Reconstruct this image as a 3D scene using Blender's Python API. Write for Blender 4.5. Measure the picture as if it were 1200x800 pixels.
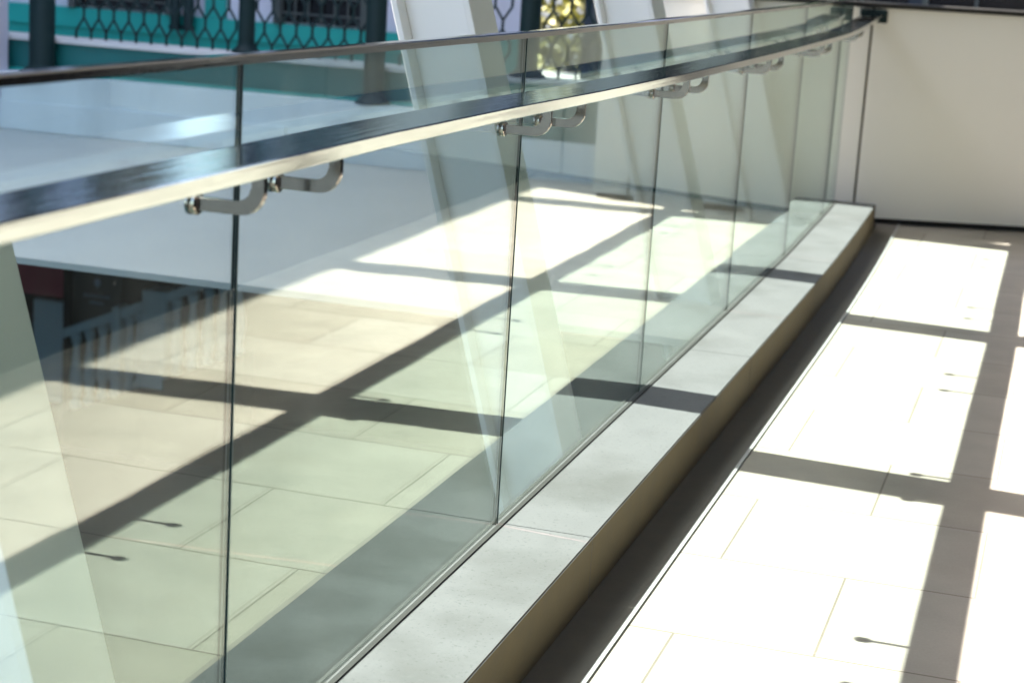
import bpy, bmesh, math, random
from mathutils import Vector, Matrix
random.seed(7)
for o in list(bpy.data.objects):
    bpy.data.objects.remove(o, do_unlink=True)
scene = bpy.context.scene
C = scene.collection

# ------------------------------------------------------------------ camera
cam_d = bpy.data.cameras.new("camera"); cam = bpy.data.objects.new("camera", cam_d); C.objects.link(cam)
FPX = 2141.03
cam_d.sensor_fit = 'HORIZONTAL'; cam_d.sensor_width = 36.0; cam_d.lens = FPX / 1200 * 36.0
cam_d.clip_start = 0.05; cam_d.clip_end = 800
cY = Vector((680, 435, -FPX)).normalized()          # world y axis seen from the camera
cZ = Vector((600, 9600, FPX)).normalized()          # world z axis seen from the camera
cZ = (cZ - cY * cZ.dot(cY)).normalized()
cX = cY.cross(cZ)
rot = Matrix((cX, cY, cZ))                          # camera -> world
cam.matrix_world = Matrix.Translation((1.1475, -3.8408, 1.4695)) @ rot.to_4x4()
cam_d.dof.use_dof = True; cam_d.dof.focus_distance = 3.9; cam_d.dof.aperture_fstop = 5.0
scene.camera = cam

# ------------------------------------------------------------------ light
SUN = Vector((0.794, -0.078, -1.0)).normalized()    # the way the sunlight travels
world = bpy.data.worlds.new("World"); scene.world = world; world.use_nodes = True
nt = world.node_tree; nt.nodes.clear()
wo = nt.nodes.new('ShaderNodeOutputWorld'); bg = nt.nodes.new('ShaderNodeBackground')
sky = nt.nodes.new('ShaderNodeTexSky'); sky.sky_type = 'NISHITA'; sky.sun_disc = False
el = math.asin(-SUN.z); az = math.atan2(-SUN.x, -SUN.y)
sky.sun_elevation = el; sky.sun_rotation = az
sky.air_density = 1.0; sky.dust_density = 3.0
bg.inputs['Strength'].default_value = 0.14
nt.links.new(sky.outputs[0], bg.inputs[0]); nt.links.new(bg.outputs[0], wo.inputs[0])
sd = bpy.data.lights.new("sun", 'SUN'); so = bpy.data.objects.new("sun", sd); C.objects.link(so)
sd.energy = 3.7; sd.angle = math.radians(0.5); sd.color = (1.0, 0.94, 0.855)
so.rotation_euler = SUN.to_track_quat('-Z', 'Y').to_euler(); so.location = (-9, 2, 14)
scene.view_settings.view_transform = 'Standard'; scene.view_settings.look = 'None'
scene.view_settings.gamma = 1.0; scene.view_settings.use_curve_mapping = False
scene.view_settings.exposure = 2.7
cy = scene.cycles
cy.use_denoising = True; cy.max_bounces = 14; cy.diffuse_bounces = 5; cy.glossy_bounces = 6
cy.transparent_max_bounces = 24; cy.caustics_reflective = False; cy.caustics_refractive = False
cy.sample_clamp_indirect = 6.0

# ------------------------------------------------------------------ materials
def mat(name, col, rough=0.6, metal=0.0, var=0.0, vscale=6.0, bump=0.0, bscale=60.0, stretch=(1, 1, 1), spec=0.5, stain=None):
    m = bpy.data.materials.new(name); m.use_nodes = True
    n = m.node_tree; b = n.nodes['Principled BSDF']; L = n.links.new
    b.inputs['Base Color'].default_value = (*col, 1); b.inputs['Roughness'].default_value = rough
    b.inputs['Metallic'].default_value = metal; b.inputs['Specular IOR Level'].default_value = spec
    tc = n.nodes.new('ShaderNodeTexCoord'); mp = n.nodes.new('ShaderNodeMapping')
    mp.inputs['Scale'].default_value = stretch; L(tc.outputs['Object'], mp.inputs[0])
    if var:
        nz = n.nodes.new('ShaderNodeTexNoise'); nz.inputs['Scale'].default_value = vscale
        nz.inputs['Detail'].default_value = 6; nz.inputs['Roughness'].default_value = 0.6
        L(mp.outputs[0], nz.inputs['Vector'])
        mx = n.nodes.new('ShaderNodeMixRGB')
        mx.inputs[1].default_value = (*[c * (1 - var) for c in col], 1)
        mx.inputs[2].default_value = (*[min(1, c * (1 + var)) for c in col], 1)
        L(nz.outputs[0], mx.inputs[0]); last = mx.outputs[0]
        if stain:
            n2 = n.nodes.new('ShaderNodeTexNoise'); n2.inputs['Scale'].default_value = stain[1]; n2.inputs['Detail'].default_value = 4
            L(mp.outputs[0], n2.inputs['Vector'])
            rp = n.nodes.new('ShaderNodeValToRGB'); rp.color_ramp.elements[0].position = 0.52; rp.color_ramp.elements[1].position = 0.75
            L(n2.outputs[0], rp.inputs[0])
            m2 = n.nodes.new('ShaderNodeMixRGB'); m2.inputs[2].default_value = (*stain[0], 1)
            ml = n.nodes.new('ShaderNodeMath'); ml.operation = 'MULTIPLY'; ml.inputs[1].default_value = stain[2]
            L(rp.outputs[0], ml.inputs[0]); L(ml.outputs[0], m2.inputs[0]); L(last, m2.inputs[1]); last = m2.outputs[0]
        L(last, b.inputs['Base Color'])
        rr = n.nodes.new('ShaderNodeMapRange'); rr.inputs[3].default_value = max(0.02, rough * 0.8); rr.inputs[4].default_value = min(1, rough * 1.2)
        L(nz.outputs[0], rr.inputs[0]); L(rr.outputs[0], b.inputs['Roughness'])
    if bump:
        nb = n.nodes.new('ShaderNodeTexNoise'); nb.inputs['Scale'].default_value = bscale; nb.inputs['Detail'].default_value = 5
        L(mp.outputs[0], nb.inputs['Vector'])
        bp = n.nodes.new('ShaderNodeBump'); bp.inputs['Strength'].default_value = bump; bp.inputs['Distance'].default_value = 0.004
        L(nb.outputs[0], bp.inputs['Height']); L(bp.outputs[0], b.inputs['Normal'])
    return m

def stone_mat(name, col, *a, **k):
    """cast stone: mat() plus dark pores and a pale dust of fines"""
    m = mat(name, col, *a, **k); n = m.node_tree; b = n.nodes['Principled BSDF']; L = n.links.new
    src = b.inputs['Base Color'].links[0].from_socket
    tc = n.nodes.new('ShaderNodeTexCoord')
    def layer(src, scale, lo, hi, colr, amt, det=3):
        nz = n.nodes.new('ShaderNodeTexNoise'); nz.inputs['Scale'].default_value = scale; nz.inputs['Detail'].default_value = det
        L(tc.outputs['Object'], nz.inputs['Vector'])
        mr = n.nodes.new('ShaderNodeMapRange'); mr.inputs[1].default_value = lo; mr.inputs[2].default_value = hi; mr.inputs[3].default_value = 0; mr.inputs[4].default_value = amt
        L(nz.outputs[0], mr.inputs[0]); mx = n.nodes.new('ShaderNodeMixRGB'); mx.inputs[2].default_value = (*colr, 1)
        L(mr.outputs[0], mx.inputs[0]); L(src, mx.inputs[1]); return mx.outputs[0]
    src = layer(src, 130, 0.60, 0.72, (0.05, 0.05, 0.047), 0.45, 2)
    src = layer(src, 55, 0.58, 0.75, (0.15, 0.15, 0.148), 0.4, 4)
    src = layer(src, 2.2, 0.55, 0.72, (0.075, 0.073, 0.068), 0.6, 8)
    L(src, b.inputs['Base Color']); return m

def tile_mat():
    m = bpy.data.materials.new("cream_stone_tiles"); m.use_nodes = True
    n = m.node_tree; b = n.nodes['Principled BSDF']; L = n.links.new
    tc = n.nodes.new('ShaderNodeTexCoord'); mp = n.nodes.new('ShaderNodeMapping')
    mp.inputs['Location'].default_value = (-0.45, 0.11, 0); L(tc.outputs['Object'], mp.inputs[0])
    br = n.nodes.new('ShaderNodeTexBrick'); br.offset = 0.5; br.offset_frequency = 2; br.squash = 1.0
    br.inputs['Scale'].default_value = 1.0; br.inputs['Brick Width'].default_value = 0.614; br.inputs['Row Height'].default_value = 0.54
    br.inputs['Mortar Size'].default_value = 0.0032; br.inputs['Mortar Smooth'].default_value = 0.2; br.inputs['Bias'].default_value = 0.0
    br.inputs['Color1'].default_value = (0.41, 0.378, 0.325, 1); br.inputs['Color2'].default_value = (0.355, 0.318, 0.262, 1)
    br.inputs['Mortar'].default_value = (0.20, 0.172, 0.138, 1)
    L(mp.outputs[0], br.inputs['Vector'])
    nz = n.nodes.new('ShaderNodeTexNoise'); nz.inputs['Scale'].default_value = 5; nz.inputs['Detail'].default_value = 8
    L(tc.outputs['Object'], nz.inputs['Vector'])
    rp = n.nodes.new('ShaderNodeMapRange'); rp.inputs[1].default_value = 0.3; rp.inputs[2].default_value = 0.7
    rp.inputs[3].default_value = 0.88; rp.inputs[4].default_value = 1.05; L(nz.outputs[0], rp.inputs[0])
    n2 = n.nodes.new('ShaderNodeTexNoise'); n2.inputs['Scale'].default_value = 140; n2.inputs['Detail'].default_value = 3
    L(tc.outputs['Object'], n2.inputs['Vector'])
    r2 = n.nodes.new('ShaderNodeMapRange'); r2.inputs[3].default_value = 0.9; r2.inputs[4].default_value = 1.08; L(n2.outputs[0], r2.inputs[0])
    mu = n.nodes.new('ShaderNodeMath'); mu.operation = 'MULTIPLY'; L(rp.outputs[0], mu.inputs[0]); L(r2.outputs[0], mu.inputs[1])
    mx = n.nodes.new('ShaderNodeMixRGB'); mx.blend_type = 'MULTIPLY'; mx.inputs[0].default_value = 1
    L(br.outputs['Color'], mx.inputs[1]); L(mu.outputs[0], mx.inputs[2])
    n3 = n.nodes.new('ShaderNodeTexNoise'); n3.inputs['Scale'].default_value = 2.3; n3.inputs['Detail'].default_value = 9; n3.inputs['Roughness'].default_value = 0.7
    L(tc.outputs['Object'], n3.inputs['Vector'])
    r3 = n.nodes.new('ShaderNodeMapRange'); r3.inputs[1].default_value = 0.52; r3.inputs[2].default_value = 0.72; r3.inputs[3].default_value = 0; r3.inputs[4].default_value = 0.35; L(n3.outputs[0], r3.inputs[0])
    m3 = n.nodes.new('ShaderNodeMixRGB'); m3.inputs[2].default_value = (0.36, 0.31, 0.25, 1)
    L(r3.outputs[0], m3.inputs[0]); L(mx.outputs[0], m3.inputs[1]); L(m3.outputs[0], b.inputs['Base Color'])
    b.inputs['Roughness'].default_value = 0.62; b.inputs['Specular IOR Level'].default_value = 0.35
    bp = n.nodes.new('ShaderNodeBump'); bp.inputs['Strength'].default_value = 0.4; bp.inputs['Distance'].default_value = 0.002; bp.invert = True
    L(br.outputs['Fac'], bp.inputs['Height']); L(bp.outputs[0], b.inputs['Normal'])
    return m

def glass_mat():
    """Laminated safety glass: clear green body, Fresnel mirror on both faces."""
    m = bpy.data.materials.new("green_safety_glass"); m.use_nodes = True
    n = m.node_tree; n.nodes.clear(); L = n.links.new
    out = n.nodes.new('ShaderNodeOutputMaterial'); mix = n.nodes.new('ShaderNodeMixShader')
    tr = n.nodes.new('ShaderNodeBsdfTransparent'); tr.inputs[0].default_value = (0.878, 0.955, 0.946, 1)
    gl = n.nodes.new('ShaderNodeBsdfGlossy'); gl.inputs['Color'].default_value = (0.94, 1.0, 0.965, 1); gl.inputs['Roughness'].default_value = 0.0
    ge = n.nodes.new('ShaderNodeNewGeometry')
    dt = n.nodes.new('ShaderNodeVectorMath'); dt.operation = 'DOT_PRODUCT'
    L(ge.outputs['Incoming'], dt.inputs[0]); L(ge.outputs['Normal'], dt.inputs[1])
    ab = n.nodes.new('ShaderNodeMath'); ab.operation = 'ABSOLUTE'; L(dt.outputs['Value'], ab.inputs[0])
    su = n.nodes.new('ShaderNodeMath'); su.operation = 'SUBTRACT'; su.inputs[0].default_value = 1.0; L(ab.outputs[0], su.inputs[1])
    pw = n.nodes.new('ShaderNodeMath'); pw.operation = 'POWER'; pw.inputs[1].default_value = 3.3; L(su.outputs[0], pw.inputs[0])
    mr = n.nodes.new('ShaderNodeMapRange'); mr.inputs[3].default_value = 0.075; mr.inputs[4].default_value = 0.95; L(pw.outputs[0], mr.inputs[0])
    # very faint waviness of the pane
    tc = n.nodes.new('ShaderNodeTexCoord'); nz = n.nodes.new('ShaderNodeTexNoise'); nz.inputs['Scale'].default_value = 2.2; nz.inputs['Detail'].default_value = 1
    L(tc.outputs['Object'], nz.inputs['Vector'])
    bp = n.nodes.new('ShaderNodeBump'); bp.inputs['Strength'].default_value = 0.035; bp.inputs['Distance'].default_value = 0.012
    L(nz.outputs[0], bp.inputs['Height']); L(bp.outputs[0], gl.inputs['Normal'])
    L(mr.outputs[0], mix.inputs[0]); L(tr.outputs[0], mix.inputs[1]); L(gl.outputs[0], mix.inputs[2]); # a thin film of dust and wiped smears
    df = n.nodes.new('ShaderNodeBsdfDiffuse'); df.inputs[0].default_value = (0.72, 0.72, 0.68, 1)
    tl = n.nodes.new('ShaderNodeBsdfTranslucent'); tl.inputs[0].default_value = (0.72, 0.72, 0.68, 1)
    dm = n.nodes.new('ShaderNodeMixShader'); dm.inputs[0].default_value = 0.5; L(df.outputs[0], dm.inputs[1]); L(tl.outputs[0], dm.inputs[2])
    mp = n.nodes.new('ShaderNodeMapping'); mp.inputs['Scale'].default_value = (1, 1.0, 0.45); mp.inputs['Rotation'].default_value = (0.5, 0, 0); L(tc.outputs['Object'], mp.inputs[0])
    s1 = n.nodes.new('ShaderNodeTexNoise'); s1.inputs['Scale'].default_value = 3.5; s1.inputs['Detail'].default_value = 7; s1.inputs['Distortion'].default_value = 0.8; L(mp.outputs[0], s1.inputs['Vector'])
    a1 = n.nodes.new('ShaderNodeMapRange'); a1.inputs[1].default_value = 0.42; a1.inputs[2].default_value = 0.75; a1.inputs[3].default_value = 0.0005; a1.inputs[4].default_value = 0.011; L(s1.outputs[0], a1.inputs[0])
    s2 = n.nodes.new('ShaderNodeTexVoronoi'); s2.inputs['Scale'].default_value = 26; L(tc.outputs['Object'], s2.inputs['Vector'])
    a2 = n.nodes.new('ShaderNodeMapRange'); a2.inputs[1].default_value = 0.035; a2.inputs[2].default_value = 0.02; a2.inputs[3].default_value = 0.0; a2.inputs[4].default_value = 0.25; L(s2.outputs['Distance'], a2.inputs[0])
    ad = n.nodes.new('ShaderNodeMath'); ad.operation = 'ADD'; L(a1.outputs[0], ad.inputs[0]); L(a2.outputs[0], ad.inputs[1])
    fm = n.nodes.new('ShaderNodeMixShader'); L(ad.outputs[0], fm.inputs[0]); L(mix.outputs[0], fm.inputs[1]); L(dm.outputs[0], fm.inputs[2])
    L(fm.outputs[0], out.inputs[0])
    return m

M = {}
M['tile'] = tile_mat()
M['glass'] = glass_mat()
M['glass_edge'] = mat("polished_glass_edge", (0.003, 0.014, 0.015), 0.2, var=0.2, vscale=30, spec=0.3)
M['steel'] = mat("polished_stainless_steel", (0.62, 0.60, 0.60), 0.06, 1.0, var=0.10, vscale=14, stretch=(40, 0.8, 40), bump=0.22, bscale=3)
M['steel_soft'] = mat("satin_stainless_steel", (0.36, 0.335, 0.305), 0.12, 1.0, var=0.12, vscale=40)
M['plinth'] = stone_mat("grey_cast_stone", (0.135, 0.133, 0.135), 0.75, var=0.16, vscale=7, bump=0.12, bscale=120, stain=((0.065, 0.065, 0.06), 3.0, 0.5))
M['plinth_side'] = mat("bounce_tinted_stone", (0.15, 0.115, 0.062), 0.8, var=0.3, vscale=9, bump=0.15, bscale=90)  # side face browned: its shade and warm floor bounce put into the colour
M['shade_floor'] = mat("painted_shade_floor", (0.022, 0.022, 0.022), 0.85, var=0.3, vscale=20, spec=0.08)  # darker floor colour painted where the walkway only lies in shade
M['blockerwall'] = mat('sky_blocker_render', (0.035, 0.034, 0.033), 0.9, spec=0.05, var=0.1)
M['arris'] = mat("ground_glass_arris", (0.22, 0.30, 0.28), 0.4, var=0.1)
M['seal'] = mat("dark_silicone_seal", (0.035, 0.034, 0.03), 0.7, var=0.4, vscale=60, bump=0.3)
M['drain'] = mat("dark_drain_stone", (0.165, 0.150, 0.128), 0.75, var=0.25, vscale=12, bump=0.2)
M['trim'] = mat("pale_edge_strip", (0.42, 0.42, 0.41), 0.5, 0.0, var=0.12, vscale=20)
M['panel'] = mat("cream_wall_panel", (0.84, 0.80, 0.71), 0.55, var=0.045, vscale=1.8, bump=0.03, bscale=80)
M['gap'] = mat("dark_recess", (0.02, 0.018, 0.015), 0.9, var=0.3)
M['groove'] = mat("brown_joint_filler", (0.12, 0.09, 0.045), 0.8, var=0.2)
M['white'] = mat("white_painted_steel", (0.84, 0.82, 0.78), 0.42, var=0.03, vscale=3)
M['roof'] = mat("white_canopy_panel", (0.70, 0.69, 0.67), 0.6, var=0.04)
M['terrace'] = mat("grey_terrace_paving", (0.50, 0.49, 0.455), 0.8, var=0.10, vscale=2.2, bump=0.1)
M['wallpaint'] = mat("weathered_white_render", (0.74, 0.77, 0.77), 0.8, var=0.14, vscale=2.5, stretch=(1, 1, 0.3), bump=0.1, stain=((0.36, 0.38, 0.38), 2.0, 0.5))
M['teal'] = mat("teal_gloss_paint", (0.018, 0.34, 0.295), 0.35, var=0.12, vscale=5)
M['teal_dark'] = mat("deep_teal_paint", (0.008, 0.115, 0.11), 0.4, var=0.15, vscale=5)
M['coping'] = mat("pale_coping_stone", (0.5, 0.5, 0.48), 0.75, var=0.12, vscale=6)
M['fence'] = mat("dark_green_metal", (0.003, 0.016, 0.016), 0.6, var=0.2, vscale=10, spec=0.25)
M['lav'] = mat("lavender_white_render", (0.64, 0.62, 0.70), 0.75, var=0.06, vscale=3)
M['dark'] = mat("dark_window_glass", (0.012, 0.012, 0.014), 0.12, var=0.3)
M['frame'] = mat("grey_green_frame", (0.06, 0.07, 0.065), 0.5, var=0.1)
M['navy'] = mat("navy_cladding", (0.012, 0.022, 0.04), 0.5, var=0.25, vscale=3)
M['asphalt'] = mat("old_asphalt", (0.03, 0.032, 0.033), 0.9, var=0.25, vscale=4, bump=0.3)
M['blackwall'] = mat("dark_shopfront_panel", (0.008, 0.012, 0.014), 0.9, var=0.2, spec=0.05)
M['maroon'] = mat("maroon_poster_paper", (0.20, 0.012, 0.04), 0.6, var=0.1)
M['poster'] = mat("slate_poster_paper", (0.022, 0.030, 0.034), 0.6, var=0.1)
M['emblem'] = mat("pale_blue_print", (0.16, 0.24, 0.36), 0.6, var=0.1)
M['awning'] = mat('dark_teal_canvas', (0.010, 0.18, 0.155), 0.8, var=0.45, vscale=1.6, stain=((0.06, 0.09, 0.085), 1.1, 0.6))
M['balus'] = mat("pale_blue_balustrade_stone", (0.26, 0.36, 0.43), 0.9, var=0.12, vscale=8)
M['facade'] = mat("grey_render", (0.36, 0.36, 0.36), 0.8, var=0.1)
M['leaf'] = mat("leaf_green", (0.06, 0.12, 0.025), 0.5, var=0.5, vscale=5)
M['leaf_y'] = mat("leaf_yellow_green", (0.26, 0.24, 0.03), 0.5, var=0.4, vscale=5)
M['bark'] = mat("bark", (0.08, 0.06, 0.045), 0.9, var=0.2)

# ------------------------------------------------------------------ mesh helpers
class MB:
    def __init__(s): s.bm = bmesh.new()
    def box(s, a, b, bev=0.0, xf=None):
        r = bmesh.ops.create_cube(s.bm, size=1.0); vs = r['verts']
        c = [(a[i] + b[i]) / 2 for i in range(3)]; d = [abs(b[i] - a[i]) for i in range(3)]
        for v in vs:
            v.co = Vector((c[0] + v.co.x * d[0], c[1] + v.co.y * d[1], c[2] + v.co.z * d[2]))
        if bev:
            es = list({e for v in vs for e in v.link_edges})
            g = bmesh.ops.bevel(s.bm, geom=es, offset=bev, segments=2, affect='EDGES', profile=0.5)
            vs = list({v for f in g['faces'] for v in f.verts} | {v for v in vs if v.is_valid})
        if xf is not None:
            for v in vs: v.co = xf @ v.co
        return vs
    def hexa(s, p):                        # eight points: bottom four, top four
        v = [s.bm.verts.new(q) for q in p]
        for f in ((3, 2, 1, 0), (4, 5, 6, 7), (0, 1, 5, 4), (1, 2, 6, 5), (2, 3, 7, 6), (3, 0, 4, 7)):
            s.bm.faces.new([v[i] for i in f])
    def sweep(s, path, prof, up=Vector((0, 0, 1))):   # path points, profile (side, up) pairs, closed
        rings = []
        for i, p in enumerate(path):
            p = Vector(p); t = (Vector(path[min(i + 1, len(path) - 1)]) - Vector(path[max(i - 1, 0)])).normalized()
            side = t.cross(up).normalized()
            rings.append([s.bm.verts.new(p + side * a + up * b) for a, b in prof])
        k = len(prof)
        for r0, r1 in zip(rings, rings[1:]):
            for j in range(k): s.bm.faces.new((r0[j], r0[(j + 1) % k], r1[(j + 1) % k], r1[j]))
        s.bm.faces.new(list(reversed(rings[0]))); s.bm.faces.new(rings[-1])
    def rod(s, a, b, r, n=8, r2=None):
        a = Vector(a); b = Vector(b); t = (b - a).normalized(); r2 = r if r2 is None else r2
        u = t.orthogonal().normalized(); w = t.cross(u)
        A = [s.bm.verts.new(a + (u * math.cos(2 * math.pi * i / n) + w * math.sin(2 * math.pi * i / n)) * r) for i in range(n)]
        B = [s.bm.verts.new(b + (u * math.cos(2 * math.pi * i / n) + w * math.sin(2 * math.pi * i / n)) * r2) for i in range(n)]
        for i in range(n): s.bm.faces.new((A[i], A[(i + 1) % n], B[(i + 1) % n], B[i]))
        s.bm.faces.new(list(reversed(A))); s.bm.faces.new(B)
    def lathe(s, c, prof, n=16):           # (radius, z) pairs round a vertical axis
        rings = [[s.bm.verts.new((c[0] + r * math.cos(2 * math.pi * i / n), c[1] + r * math.sin(2 * math.pi * i / n), c[2] + z)) for i in range(n)] for r, z in prof]
        for r0, r1 in zip(rings, rings[1:]):
            for i in range(n): s.bm.faces.new((r0[i], r0[(i + 1) % n], r1[(i + 1) % n], r1[i]))
        s.bm.faces.new(list(reversed(rings[0]))); s.bm.faces.new(rings[-1])
    def prism(s, poly, axis, a, b):        # outline in the two other axes, extruded from a to b along axis
        def pt(p, h):
            q = list(p); q.insert(axis, h); return q
        A = [s.bm.verts.new(pt(p, a)) for p in poly]; B = [s.bm.verts.new(pt(p, b)) for p in poly]; k = len(poly)
        s.bm.faces.new(A); s.bm.faces.new(list(reversed(B)))
        for i in range(k): s.bm.faces.new((A[(i + 1) % k], A[i], B[i], B[(i + 1) % k]))
    def build(s, name, m, parent=None, smooth=False):
        bmesh.ops.recalc_face_normals(s.bm, faces=s.bm.faces)
        me = bpy.data.meshes.new(name); s.bm.to_mesh(me); s.bm.free()
        for mm in (m if isinstance(m, (list, tuple)) else [m]): me.materials.append(mm)
        if smooth:
            for p in me.polygons: p.use_smooth = True
        o = bpy.data.objects.new(name, me); C.objects.link(o)
        if parent is not None:
            o.parent = parent; o.matrix_parent_inverse = parent.matrix_world.inverted()
        return o

def tag(o, label=None, cat=None, group=None, kind=None):
    if label: o['label'] = label
    if cat: o['category'] = cat
    if group: o['group'] = group
    if kind: o['kind'] = kind
    return o

def empty(name, loc, label, cat, group=None):
    o = bpy.data.objects.new(name, None); C.objects.link(o); o.location = loc; o.empty_display_size = 0.1
    o.matrix_world = Matrix.Translation(loc)
    return tag(o, label, cat, group)

def copy_tree(o, parent=None, offset=None):
    c = o.copy(); C.objects.link(c)
    if parent is not None: c.parent = parent
    elif offset is not None: c.location = o.location + Vector(offset)
    for ch in list(o.children): copy_tree(ch, c)
    return c

def table(tb, y):
    if y <= tb[0][0]: return tb[0][1]
    for (a, p), (b, q) in zip(tb, tb[1:]):
        if y <= b: return p + (q - p) * (y - a) / (b - a)
    return tb[-1][1]
def rail_z(y): return table([(-1.2, 1.135), (-0.55, 1.129), (0.1, 1.119), (1.0, 1.110), (2.4, 1.103), (4.6, 1.100), (5.3, 1.110), (6.0, 1.128), (6.5, 1.140)], y)
def cap_z(y): return table([(-2.1, 1.275), (-1.46, 1.265), (-0.9, 1.26), (-0.07, 1.253), (1.3, 1.246), (2.73, 1.242), (5.0, 1.235), (6.5, 1.230)], y)
# the balustrade runs along y and drifts a little towards -x at its far end
def drift(y): return -0.0047 * max(0.0, y - 3.0) ** 2
JOINTS = [-2.84, -1.43, -0.015, 1.39, 2.80, 4.21, 5.62, 6.20]
def facet(y):                               # the glass follows the curve in flat panels
    if y <= JOINTS[0]: return 0.0
    for a, b in zip(JOINTS, JOINTS[1:]):
        if a <= y <= b: return drift(a) + (drift(b) - drift(a)) * (y - a) / (b - a)
    return drift(y)
PH = 0.15                                   # plinth height
def wall_y(x): return 6.475 + 0.335 * max(x, -0.17)     # face of the end wall, set slightly askew

# ------------------------------------------------------------------ setting
mb = MB()
mb.box((-0.05, -10, -0.30), (0.0, 9.5, -0.004)); 
v = [mb.bm.verts.new(p) for p in ((0.20, -10, 0), (2.02, -10, 0), (2.02, 9.5, 0), (0.20, 9.5, 0))]; mb.bm.faces.new(v)
o = mb.build("walkway_floor", M['tile']); tag(o, kind='structure')
mb = MB(); v = [mb.bm.verts.new(p) for p in ((2.02, -10, 0), (6.0, -10, 0), (6.0, 9.5, 0), (2.02, 9.5, 0))]; mb.bm.faces.new(v)
o = mb.build('shade_darkened_floor', M['shade_floor']); tag(o, kind='structure')
mb = MB(); mb.box((-0.06, -10, -0.5), (6.0, 9.5, -0.02)); o = mb.build("bridge_deck", M['facade']); tag(o, kind='structure')
mb = MB(); mb.box((-200, -200, -3.9), (200, 300, -3.5)); o = mb.build("street", M['asphalt']); tag(o, kind='structure')
mb = MB(); mb.box((-9.4, 2.90, -0.03), (-0.07, 16.0, -0.002)); mb.box((-9.4, 2.86, -0.022), (-0.07, 2.90, 0.006))
mb.box((-9.4, 13.0, -0.42), (-0.07, 16.0, -0.07)); o = mb.build("terrace", M['terrace']); tag(o, kind='structure')

# plinth with cut joints -------------------------------------------------
plinth = empty("stone_plinth", (0.1, 2, 0), "long low grey stone plinth under the glass balustrade, beside the sunlit floor", "plinth")
cuts = [-6.0, -4.1, -2.05, 0.0, 2.06, 4.12, 6.22]
mb = MB()
for a, b in zip(cuts, cuts[1:]):
    ys = [a + 0.0016, b - 0.0016] if b <= 3 else [a + 0.0016] + [a + (b - a) * k / 4 for k in (1, 2, 3)] + [b - 0.0016]
    for y0, y1 in zip(ys, ys[1:]):
        d0, d1 = drift(y0), drift(y1)
        mb.hexa([(-0.012 + d0, y0, 0.002), (0.226 + d0, y0, 0.002), (0.226 + d1, y1, 0.002), (-0.012 + d1, y1, 0.002),
                 (-0.012 + d0, y0, PH), (0.226 + d0, y0, PH), (0.226 + d1, y1, PH), (-0.012 + d1, y1, PH)])
bmesh.ops.remove_doubles(mb.bm, verts=mb.bm.verts, dist=0.0005)
rim = [e for e in mb.bm.edges if len(e.link_faces) == 2 and e.calc_face_angle(0) > 1.2 and all(v.co.x > 0.1 and v.co.z > PH - .01 for v in e.verts)]
bmesh.ops.bevel(mb.bm, geom=rim, offset=0.003, segments=2, affect='EDGES')
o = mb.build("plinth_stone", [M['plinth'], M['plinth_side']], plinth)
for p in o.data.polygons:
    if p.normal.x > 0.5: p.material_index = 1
mb = MB()
for a, b in zip(JOINTS, JOINTS[1:]):
    d0, d1 = facet(a), facet(b)
    for x0, x1, h in ((-0.012, -0.0055, 0.004), (0.0055, 0.017, 0.0035)):
        mb.hexa([(x0 + d0, a, PH - .01), (x1 + d0, a, PH - .01), (x1 + d1, b, PH - .01), (x0 + d1, b, PH - .01),
                 (x0 + d0, a, PH + h), (x1 + d0, a, PH + h), (x1 + d1, b, PH + h), (x0 + d1, b, PH + h)])
mb.build("glazing_seal", M['seal'], plinth)

# drain strip with a thin paler strip along its outer edge -------------------------------------------------
drain = empty("floor_drain", (0.28, 2, 0), "dark drainage strip with pale edge strip between the plinth and floor tiles", "drain")
mb = MB(); ys = [-6, -2, 1, 3, 3.8, 4.6, 5.4, 6.2, 6.6]
for y0, y1 in zip(ys, ys[1:]):
    d0, d1 = drift(y0), drift(y1)
    mb.hexa([(0.15 + d0, y0, -0.02), (0.336 + d0, y0, -0.02), (0.336 + d1, y1, -0.02), (0.15 + d1, y1, -0.02),
             (0.15 + d0, y0, 0.004), (0.336 + d0, y0, 0.004), (0.336 + d1, y1, 0.004), (0.15 + d1, y1, 0.004)])
bmesh.ops.remove_doubles(mb.bm, verts=mb.bm.verts, dist=0.0005)
mb.build("drain_bed", M['drain'], drain)
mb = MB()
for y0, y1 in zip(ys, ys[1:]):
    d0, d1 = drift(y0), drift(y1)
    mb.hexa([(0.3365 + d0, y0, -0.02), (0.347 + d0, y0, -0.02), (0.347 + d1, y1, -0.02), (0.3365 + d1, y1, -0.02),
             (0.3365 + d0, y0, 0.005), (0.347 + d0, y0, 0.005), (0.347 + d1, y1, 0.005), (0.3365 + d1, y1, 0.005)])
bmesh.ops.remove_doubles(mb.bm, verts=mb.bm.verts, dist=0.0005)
mb.build("edge_strip", M['trim'], drain)

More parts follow.
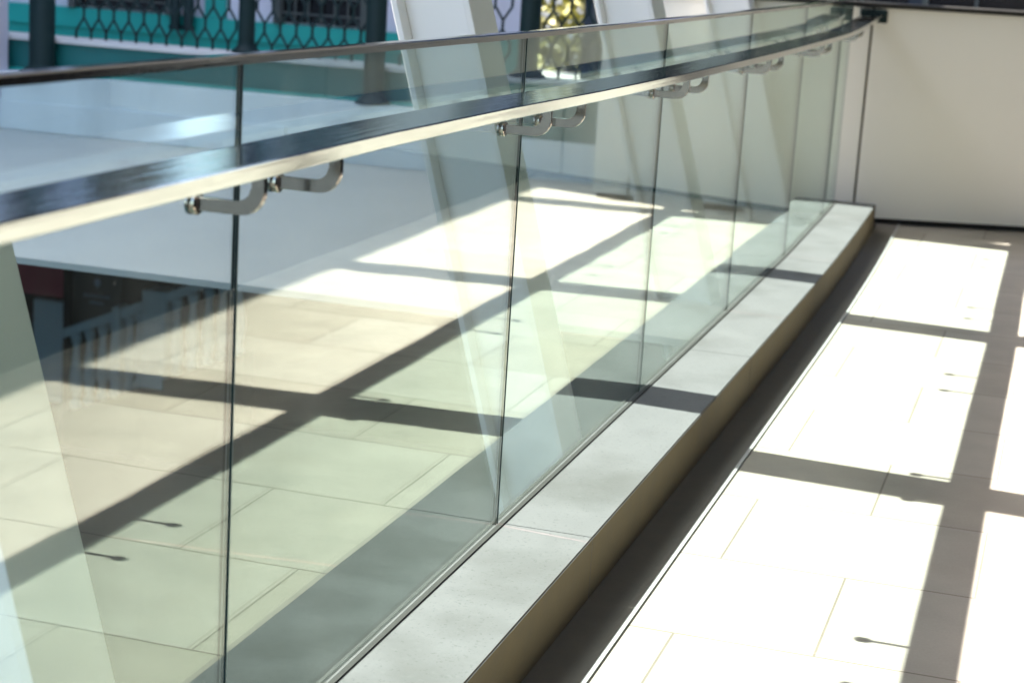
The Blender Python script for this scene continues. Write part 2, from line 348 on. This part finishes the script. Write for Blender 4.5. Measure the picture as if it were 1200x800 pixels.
# end wall -------------------------------------------------------------------
wall = empty("end_wall", (0.9, 6.8, 0), "cream panelled parapet wall closing off the far end of the walkway", "wall")
def wall_box(mb, x0, x1, z0, z1, back=0.16, front=0.0, bev=0.0):
    p = []
    for z in (z0, z1):
        p += [(x0, wall_y(x0) + front, z), (x1, wall_y(x1) + front, z), (x1, wall_y(x1) + back, z), (x0, wall_y(x0) + back, z)]
    mb.hexa(p)
for x0, x1 in ((-1.47, -1.262), (-1.25, -0.17), (-0.17, 0.022), (0.036, 1.86), (1.874, 3.70), (3.714, 5.75)):
    mb = MB(); wall_box(mb, x0, x1, 0.035, 1.195, 0.05); mb.build("wall_panel", M['panel'], wall)
mb = MB()
for a, b in ((-1.45, -0.17), (-0.17, 5.75)): wall_box(mb, a, b, 0.035, 1.19, 0.17, 0.052)
bmesh.ops.remove_doubles(mb.bm, verts=mb.bm.verts, dist=0.0005)
mb.build("wall_core", M['groove'], wall)
mb = MB()
for a, b in ((-1.45, -0.17), (-0.17, 5.75)): wall_box(mb, a, b, 0.001, 0.033, 0.17, 0.03)
bmesh.ops.remove_doubles(mb.bm, verts=mb.bm.verts, dist=0.0005)
mb.build("skirting_recess", M['gap'], wall)
mb = MB()
for a, b in ((-1.475, -0.17), (-0.17, 5.75)): wall_box(mb, a, b, 1.197, 1.222, 0.19, -0.05)
bmesh.ops.remove_doubles(mb.bm, verts=mb.bm.verts, dist=0.0005)
mb.build("coping", M['gap'], wall)
mb = MB(); mb.box((-0.18, 6.225, 0.003), (0.17, 6.40, 0.03)); mb.build("plinth_end_gap", M['gap'], plinth)

# glass panels ---------------------------------------------------------------
GT = 0.003
names = ["large clear glass panel at the left edge of the photo, nearest the camera",
         "clear green glass panel second from the left, in front of the first leaning column",
         "clear glass panel behind the second bracket pair, showing the mirrored shadow cross",
         "clear glass panel fourth from the left, standing where its reflected plinth narrows",
         "narrow looking glass panel fifth from the left, reflecting the cream wall",
         "glass panel last but one before the end of the balustrade",
         "short glass panel closest to the cream end wall"]
for i, (a, b) in enumerate(zip(JOINTS, JOINTS[1:])):
    y0, y1 = a + 0.0048, b - 0.0048
    d0, d1 = facet(y0), facet(y1)
    g = MB()
    pts = [(-GT + d0, y0, PH - .008), (GT + d0, y0, PH - .008), (GT + d1, y1, PH - .008), (-GT + d1, y1, PH - .008),
           (-GT + d0, y0, cap_z(y0) + .005), (GT + d0, y0, cap_z(y0) + .005), (GT + d1, y1, cap_z(y1) + .005), (-GT + d1, y1, cap_z(y1) + .005)]
    g.hexa(pts)
    bmesh.ops.bevel(g.bm, geom=[e for e in g.bm.edges if abs((e.verts[0].co - e.verts[1].co).z) > 0.5], offset=0.0007, segments=1, affect='EDGES')
    o = g.build("glass_panel", [M['glass'], M['glass_edge'], M['arris']])
    for p in o.data.polygons:
        if abs(p.normal.x) < 0.9: p.material_index = 2 if abs(p.normal.x) > 0.4 else 1
    tag(o, names[i], "glass panel", "glass panels of the balustrade")

# cap rail -------------------------------------------------------------------
path = [(facet(y), y, cap_z(y)) for y in JOINTS] + [(drift(6.46), 6.46, cap_z(6.46))]
mb = MB(); mb.sweep(path, [(-0.013, 0.0), (0.013, 0.0), (0.013, 0.011), (0.011, 0.0135), (-0.011, 0.0135), (-0.013, 0.011)])
o = mb.build("cap_rail", M['steel']); tag(o, "thin dark steel cap rail along the top edge of the glass panels", "rail")

# handrail with brackets -----------------------------------------------------
hand = empty("handrail", (0.1, 1, 1.135), "wide flat polished steel handrail held off the glass by bent brackets", "handrail")
HX0, HX1, HZ0, HZ1 = 0.045, 0.152, 1.135, 1.160
ys = [-6, -4, -2, -1.2, -.55, .1, 1, 2, 2.4, 3] + [3 + 0.2 * k for k in range(1, 17)] + [6.44]
path = [((HX0 + HX1) / 2 + drift(y), y, rail_z(y)) for y in ys]
w = (HX1 - HX0) / 2
mb = MB(); mb.sweep(path, [(-w, 0.012), (-w + 0.008, 0), (w - 0.011, 0), (w - 0.0095, 0.0015), (w - 0.0005, 0.0235), (w - 0.0015, 0.0260), (-w + 0.002, 0.0260), (-w, 0.024)])
mb.build("rail_bar", M['steel'], hand)
mb = MB(); mb.box((drift(6.4) + 0.02, 6.445, 1.115), (drift(6.4) + 0.165, 6.49, 1.185), 0.004); mb.build("wall_plate", M['fence'], hand)
def bracket(y):
    d = facet(y); dz = rail_z(y) - HZ0
    mb = MB()
    # L shaped arm with a rounded outer corner, cut from plate
    ol = []
    x0, x1, zb, zt, th = 0.008, 0.108, 1.070 + dz, HZ0 + dz + 0.004, 0.019
    R = 0.034
    for k in range(9):
        t = -math.pi / 2 + k / 8 * math.pi / 2
        ol.append((x1 - R + R * math.cos(t), zb + R + R * math.sin(t)))
    ol += [(x1, zt)] + [(x1 - th, zt)]
    r = R - th + 0.006
    for k in range(9):
        t = 0 - k / 8 * math.pi / 2
        ol.append((x1 - th - r + r * math.cos(t), zb + th + r + r * math.sin(t)))
    ol += [(x0, zb + th), (x0, zb)]
    ol = [(x + d, z) for x, z in ol]
    mb.prism(ol, 1, y - 0.006, y + 0.006)
    bmesh.ops.bevel(mb.bm, geom=list(mb.bm.edges), offset=0.0012, segments=1, affect='EDGES')
    arm = mb.build("bracket", M['steel_soft'], hand)
    mb = MB(); zc = zb + th / 2
    mb.rod((d + GT, y, zc), (d + GT + 0.004, y, zc), 0.0165, 24); mb.rod((d + GT + .004, y, zc), (d + GT + 0.006, y, zc), 0.0165, 24, 0.0145)
    f = mb.build("mounting_disc", M['steel_soft'], arm)
    mb = MB(); mb.rod((d - GT - 0.004, y, zc), (d - GT, y, zc), 0.0165, 24); mb.build("back_disc", M['steel_soft'], arm)
for j in JOINTS[0:-1]:
    for s in (-0.135, 0.135): bracket(j + s)

# leaning columns --------------------------------------------------------------
LEAN = -0.300
def column(y, label, x=-0.33):
    base = empty("leaning_column", (x, y, -3.5), label, "column", "leaning white steel columns")
    hx = 0.125
    def slab(x0, x1, y0, y1, z0=-3.5, z1=4.5):
        mb = MB(); p = []
        for z in (z0, z1):
            s = x + LEAN * z
            q = y + 0.04 * z; p += [(s + x0, q + y0, z), (s + x1, q + y0, z), (s + x1, q + y1, z), (s + x0, q + y1, z)]
        mb.hexa(p); bmesh.ops.bevel(mb.bm, geom=list(mb.bm.edges), offset=0.002, segments=1, affect='EDGES'); return mb
    slab(-hx, -hx + 0.02, -0.11, 0.11).build("flange", M['white'], base)
    slab(hx - 0.02, hx, -0.11, 0.11).build("flange", M['white'], base)
    slab(-hx + 0.0205, hx - 0.0205, -0.045, -0.025).build("web", M['white'], base)
cols = [(-3.31, "white steel column out of sight behind the camera side of the balustrade"),
        (-1.40, "leaning white column seen through the leftmost glass panel"),
        (1.39, "leaning white column behind the second and third glass panels"),
        (3.73, "leaning white column behind the fourth glass panel, third from the left"),
        (6.24, "leaning white column farthest away, near the end of the glass")]
for y, l in cols[1:]: column(y, l, -0.38 if y > 6 else -0.33)

# canopy roof ----------------------------------------------------------------
roof = empty("canopy_roof", (2, 0, 4.5), "flat white canopy roof carried by the leaning columns above the walkway", "roof")
mb = MB(); mb.box((-1.66, -9, 4.55), (6.2, 8.6, 4.70)); mb.build("roof_slab", M['roof'], roof)
mb = MB(); mb.box((-1.72, -9, 4.50), (-1.662, 8.6, 4.76)); mb.build("fascia", M['white'], roof)
for y, l in cols:
    mb = MB(); mb.box((-1.655, y + 0.10, 4.34), (6.1, y + 0.26, 4.548)); mb.build("beam", M['white'], roof)
# side wall added out of view to block sky light and darken reflections
mb = MB(); mb.box((5.75, -10, 0.001), (5.95, 9.4, 4.3)); o = mb.build("sky_blocker_wall", M['blockerwall']); tag(o, "plain dark wall added out of view to block sky light beside the walkway", "wall")

# terrace wall, teal band, coping --------------------------------------------
low = empty("low_wall", (-4, 7, 0), "low weathered white wall with teal band and pale coping at the back of the terrace", "wall")
mb = MB(); mb.box((-9.3, 6.84, 0.0), (-2.35, 7.30, 0.372)); mb.box((-2.35, 6.98, 0.0), (-0.30, 7.30, 0.24)); mb.build("white_base", M['wallpaint'], low)
mb = MB(); mb.box((-9.3, 6.815, 0.0), (-3.6, 6.838, 0.19), 0.004); mb.build("base_step", M['wallpaint'], low)
mb = MB(); mb.box((-9.3, 7.03, 0.374), (-2.352, 7.28, 0.575)); mb.box((-2.348, 7.03, 0.242), (-0.30, 7.28, 0.575)); mb.build("teal_band", M['teal_dark'], low)
mb = MB(); mb.box((-9.3, 6.99, 0.577), (-0.30, 7.32, 0.603), 0.004); mb.build("coping", M['coping'], low)
mb = MB(); mb.box((-9.3, 7.0, 0.374), (-2.352, 7.028, 0.392)); mb.build("ledge", M['teal'], low)

# fence ------------------------------------------------------------------------
fence = empty("mesh_fence", (-4, 7.15, 0.63), "dark green metal fence with hexagonal mesh on the low teal and white wall", "fence")
def post(x, y, z0, r, base):
    mb = MB(); mb.lathe((x, y, z0), [(r * 1.75, 0), (r * 1.75, 0.012), (r * 1.45, 0.025), (r * 1.05, 0.05), (r, 0.07), (r, 3.2)] if base else [(r, 0), (r, 3.0)], 20)
    mb.build("post", M['fence'], fence, True)
post(-5.42, 6.93, 0.373, 0.085, True); post(-3.06, 6.93, 0.373, 0.065, True); post(-4.05, 7.16, 0.605, 0.055, True); post(-2.13, 7.16, 0.605, 0.065, True); post(-0.9, 7.16, 0.605, 0.06, True)
P_, A_, B_ = 0.112, 0.055, 0.085
def mesh_panel(x0, x1):
    mb = MB(); n = int((x1 - x0) / P_); z = 0.606; r = 0; y = 7.16
    while z < 1.9:
        off = 0 if r % 2 == 0 else 0.5
        for i in range(n + 1):
            x = x0 + (i + off) * P_
            if x > x1: continue
            mb.rod((x, y, z), (x, y, z + A_), 0.0095, 5)
            for s in (-.5, .5):
                xe = x + s * P_
                if x0 - 0.01 <= xe <= x1 + .01: mb.rod((x, y, z + A_), (xe, y, z + A_ + B_), 0.0085, 5)
        z += A_ + B_; r += 1
    mb.build("mesh_panel", M['fence'], fence)
mesh_panel(-5.30, -4.12); mesh_panel(-3.98, -3.14); mesh_panel(-2.98, -2.22); mesh_panel(-2.04, -0.98)
mb = MB(); mb.box((-6.05, 6.72, 0.001), (-5.69, 6.955, 3.4), 0.004); mb.box((-6.07, 6.70, 0.001), (-5.67, 6.957, 0.30), 0.004)
o = mb.build("white_pillar", M['lav']); tag(o, "pale lavender square pillar at the left edge beside the dark green post", "pillar")

# green and white building behind the fence -------------------------------------
bld = empty("green_building", (-5, 9, 0), "pale building with teal base band and dark barred windows behind the mesh fence", "building")
mb = MB(); mb.box((-9.3, 9.0, 0.0), (-2.93, 9.8, 0.55)); mb.build("teal_base", M['teal'], bld)
mb = MB(); mb.box((-9.3, 8.97, 0.552), (-2.91, 9.82, 0.70)); mb.build("sill_band", M['teal'], bld)
mb = MB(); mb.box((-9.3, 9.03, 0.702), (-2.95, 9.79, 4.2)); mb.build("wall", M['lav'], bld)
for x0, x1 in ((-6.36, -5.58), (-4.62, -3.98)):
    mb = MB(); mb.box((x0, 9.0, 0.72), (x1, 9.028, 2.2)); win = mb.build("window", M['dark'], bld)
    mb = MB(); n = 6
    for i in range(n + 1):
        x = x0 + (x1 - x0) * i / n; mb.box((x - .008, 8.97, 0.72), (x + .008, 8.986, 2.2))
    for k in range(9): mb.box((x0, 8.955, 0.78 + k * .13), (x1, 8.968, 0.795 + k * .13))
    mb.build("grille", M['frame'], win)
    mb = MB(); mb.box((x0 - .06, 8.94, 0.702), (x0 - .002, 9.028, 2.26)); mb.box((x1 + .002, 8.94, 0.702), (x1 + .06, 9.028, 2.26)); mb.box((x0 - .06, 8.94, 2.262), (x1 + .06, 9.028, 2.33)); mb.build("frame", M['frame'], win)
for k, (x0, x1) in enumerate(((-8.9, -8.1), (-7.75, -6.6), (-6.25, -5.55), (-4.9, -4.0), (-3.75, -3.1))):
    mb = MB(); mb.box((x0, 9.0, 2.62), (x1, 9.028, 3.85)); win = mb.build("window", M['dark'], bld)
    mb = MB(); mb.box((x0 - .07, 8.93, 2.52), (x1 + .07, 9.028, 2.618)); mb.box(((x0 + x1) / 2 - .03, 8.96, 2.62), ((x0 + x1) / 2 + .03, 8.998, 3.85))
    mb.box((x0, 8.965, 3.25), ((x0 + x1) / 2 - .03, 8.998, 3.29)); mb.build("frame", M['coping'], win)
mb = MB(); mb.box((-9.3, 8.90, 2.33 + .03), (-2.92, 9.029, 2.46)); mb.build("string_course", M['teal'], bld)
mb = MB(); mb.box((-5.27, 8.99, 0.702), (-5.10, 9.029, 4.1)); mb.build("teal_strip", M['teal'], bld)
for x in (-5.47, -5.36):
    mb = MB(); mb.lathe((x, 8.9, 0.6), [(.05, 0), (.05, .03), (.04, .04), (.04, 3.4)], 14); mb.build("drainpipe", M['fence'], bld, True)
mb = MB(); mb.box((-9.3, 8.8, 4.202), (-2.8, 10, 4.5)); mb.build("roof_edge", M['coping'], bld)

# navy building to the right behind the wall ----------------------------------------
nav = empty("navy_building", (0, 12, -3.5), "dark navy clad building filling the background above the cream wall", "building")
mb = MB(); mb.box((-3.35, 13.0, -3.5), (7, 18, 7.5)); mb.build("wall", M['navy'], nav)
for k, x in enumerate((-3.2, -2.2, -1.2, -0.2, 0.8, 1.8)):
    mb = MB(); mb.box((x, 12.97, 0.2), (x + 0.82, 12.998, 2.6)); w_ = mb.build("window", M['dark'], nav)
    mb = MB(); mb.box((x - .05, 12.94, 0.2), (x - .002, 12.998, 2.6)); mb.box((x + .40, 12.955, .2), (x + .43, 12.969, 2.6)); mb.build("frame", M['frame'], w_)

for k, x in enumerate((-3.0, -1.7, -0.4, 0.9, 2.2)):
    mb = MB(); mb.box((x, 12.95, 3.1 + .25 * (k % 2)), (x + 1.0, 12.998, 3.9 + .5 * (k % 3))); mb.build("reflection_panel", M['lav'] if k % 2 else M['teal'], nav)  # added above the view to put brighter patches in the handrail's reflection
# leafy shrubs between the two buildings ---------------------------------------------
def shrub(x, y, z, h, w_, m, label, n=900):
    b = empty("shrub", (x, y, z), label, "shrub", "shrubs behind the fence")
    mb = MB()
    for k in range(5):
        a = 2 * math.pi * k / 5 + random.random(); e = Vector((x + math.cos(a) * w_ * .5, y + math.sin(a) * w_ * .5, z + h * (.6 + .3 * random.random())))
        mb.rod((x, y, z), e, 0.02, 6, 0.006)
    mb.build("stem", M['bark'], b)
    mb = MB(); cl = [Vector((random.gauss(0, w_ * .45), random.gauss(0, w_ * .45), h * random.uniform(.25, 1))) for _ in range(14)]
    for i in range(n):
        c = random.choice(cl); p = Vector((x, y, z)) + c + Vector((random.gauss(0, .1), random.gauss(0, .1), random.gauss(0, .1)))
        u = Vector((random.gauss(0, 1), random.gauss(0, 1), random.gauss(0, .6))).normalized(); v = u.orthogonal().normalized(); s = random.uniform(.025, .055)
        q = [p - u * s, p + v * s * .45, p + u * s, p - v * s * .45]
        mb.bm.faces.new([mb.bm.verts.new(t) for t in q])
    mb.build("foliage", m, b)
def tree(x, y, z, h, w_, m, label, n=2600):
    b = empty("tree", (x, y, z), label, "tree")
    mb = MB(); mb.rod((x, y, z), (x + .1, y, z + h * .55), .09, 10, .05)
    for k in range(6):
        a = 2 * math.pi * k / 6 + random.random()
        mb.rod((x + .1, y, z + h * (.4 + .025 * k)), (x + math.cos(a) * w_ * .7, y + math.sin(a) * w_ * .7, z + h * random.uniform(.65, .9)), .035, 6, .01)
    mb.build("trunk", M['bark'], b)
    mb = MB(); cl = [Vector((random.gauss(0, w_ * .5), random.gauss(0, w_ * .5), h * random.uniform(.5, 1))) for _ in range(26)]
    for i in range(n):
        p = Vector((x, y, z)) + random.choice(cl) + Vector([random.gauss(0, .2) for _ in range(3)])
        u = Vector((random.gauss(0, 1), random.gauss(0, 1), random.gauss(0, .6))).normalized(); v = u.orthogonal().normalized(); q_ = random.uniform(.05, .1)
        mb.bm.faces.new([mb.bm.verts.new(t) for t in (p - u * q_, p + v * q_ * .45, p + u * q_, p - v * q_ * .45)])
    mb.build("crown", m, b)
tree(-4.75, 17.2, -3.5, 5.9, 0.9, M['leaf_y'], "yellow green tree in the gap between pale and navy buildings")
mb = MB(); mb.box((-1.02, 6.625, -0.001), (-0.82, 6.96, 2.75), 0.006); o = mb.build("sun_blocker", M['navy']); tag(o, "slim navy shading box added as riser just behind the cream wall", "blocker")  # box added to shade the last sunlit sliver of floor
shrub(-1.2, 11.6, 0.0, 1.35, 0.5, M['leaf'], "wider dark green shrub before the navy building, nearer the cream wall")
shrub(-1.75, 11.3, 0.0, 1.30, 0.45, M['leaf'], "smaller dark green shrub before the navy building, nearer the mesh fence")

# undercroft: shopfront, posters, balustrade -------------------------------------------
shop = MB(); shop.box((-9.3, 12.6, -3.5), (-0.1, 13.0 - .01, -0.075)); o = shop.build("shopfront_wall", M['blackwall']); tag(o, "black shopfront wall in the dark below the terrace", "wall")
mb = MB(); mb.box((-9.25, 12.50, -2.47), (-8.53, 12.53, -1.4)); o = mb.build("poster", M['maroon']); tag(o, "maroon poster beside the pole in the dark below the terrace", "poster", "posters below the terrace")
pst = MB(); pst.box((-8.46, 12.50, -2.76), (-7.90, 12.53, -1.4)); o = pst.build("poster", M['poster']); tag(o, "dark slate poster with small pale blue emblem below the terrace", "poster", "posters below the terrace")
mb = MB(); cx, cz, yy = -8.16, -2.27, 12.497
mb.prism([(cx - .04, cz), (cx, cz - .055), (cx + .04, cz), (cx + .022, cz + .05), (cx - .022, cz + .05)], 1, yy - .002, yy)
mb.build("emblem", M['emblem'], o)
for r_, (n_, z_) in enumerate(((9, -.15), (5, -.22))):
    mb = MB()
    for k in range(n_):
        x_ = cx - n_ * .017 + k * .034; mb.box((x_, yy - .002, cz + z_), (x_ + .02, yy, cz + z_ + .03))
    mb.build("lettering", M['emblem'], o)
mb = MB(); mb.box((-8.20, 11.9, -3.5), (-8.13, 11.97, -0.08)); o = mb.build("support_pole", M['blackwall']); tag(o, "thin black pole between the maroon and slate posters", "pole")
mb = MB(); mb.box((-8.72, 12.2, -3.5), (-8.36, 12.3, -2.45), .01); o = mb.build("white_cabinet", M['balus']); tag(o, "pale upright cabinet standing below the maroon poster", "cabinet")
bal = empty("stone_balustrade", (-6.9, 11, -3.5), "pale stone stair balustrade with turned balusters in the dark below the terrace", "balustrade")
def topz(x): return -2.36 + (x + 7.56) * 0.44
def baluster(x):
    h = 0.72; z0 = topz(x) - 0.09 - h
    mb = MB(); mb.lathe((x, 11, z0), [(.05, 0), (.05, .05), (.03, .08), (.035, .12), (.062, .24), (.055, .34), (.03, .52), (.026, .60), (.045, .65), (.05, .67), (.05, .72)], 12)
    mb.build("baluster", M['balus'], bal, True)
for x in (-7.52, -7.38, -7.24, -7.12, -6.96, -6.86, -6.48, -6.32, -6.16, -6.02, -5.86): baluster(x)
mb = MB()
for a, b in ((-7.62, -7.10), (-7.02, -6.78), (-6.56, -5.75)):
    mb.hexa([(a, 10.93, topz(a) - .09), (b, 10.93, topz(b) - .09), (b, 11.07, topz(b) - .09), (a, 11.07, topz(a) - .09),
             (a, 10.93, topz(a)), (b, 10.93, topz(b)), (b, 11.07, topz(b)), (a, 11.07, topz(a))])
mb.build("handrail", M['balus'], bal)
mb = MB(); mb.box((-7.098, 10.9, topz(-7.06) - .84), (-7.025, 11.1, topz(-7.06) + .03), .01); mb.build("pier", M['balus'], bal)
mb = MB(); mb.box((-6.778, 10.88, topz(-6.67) - .86), (-6.562, 11.12, topz(-6.65) + .05), .01); mb.build("pier", M['balus'], bal)
mb = MB()
for a, b in ((-7.62, -5.75),):
    mb.hexa([(a, 10.9, -3.5), (b, 10.9, -3.5), (b, 11.1, -3.5), (a, 11.1, -3.5),
             (a, 10.9, topz(a) - .815), (b, 10.9, topz(b) - .812), (b, 11.1, topz(b) - .812), (a, 11.1, topz(a) - .812)])
mb.build("string_wall", M['blackwall'], bal)

aw = empty("green_awning", (-2.4, 1, -2.6), "dark teal awning below the walkway, dimly seen through the lower glass", "awning")
mb = MB(); mb.hexa([(-4.6, -6.0, -2.95), (-0.75, -6.0, -2.45), (-0.75, 3.2, -2.45), (-4.6, 3.2, -2.95), (-4.6, -6.0, -2.92), (-0.75, -6.0, -2.42), (-0.75, 3.2, -2.42), (-4.6, 3.2, -2.92)])
mb.build("canvas", M['awning'], aw)
mb = MB(); mb.box((-4.62, -6.0, -3.12), (-4.605, 3.2, -2.93)); mb.build("valance", M['awning'], aw)
for y in (-5.9, -1.4, 3.1):
    mb = MB(); mb.rod((-4.5, y, -3.5), (-4.5, y, -2.96), 0.03, 10); mb.build("pole", M['fence'], aw)
# unseen block added on the left to cast shade over terrace and street -------------------------
nb = empty("shade_caster_block", (-11, 3, -3.5), "tall grey block added out of view to shade the terrace", "building")
mb = MB(); mb.box((-16, -14, -3.5), (-9.6, 14.5, 12.05)); mb.build("wall", M['facade'], nb)
for k in range(9):
    for z in (0.2, 3.4, 6.6):
        y = -12 + k * 3.0
        mb = MB(); mb.box((-9.598, y, z), (-9.57, y + 1.5, z + 1.7)); mb.build("window", M['dark'], nb)
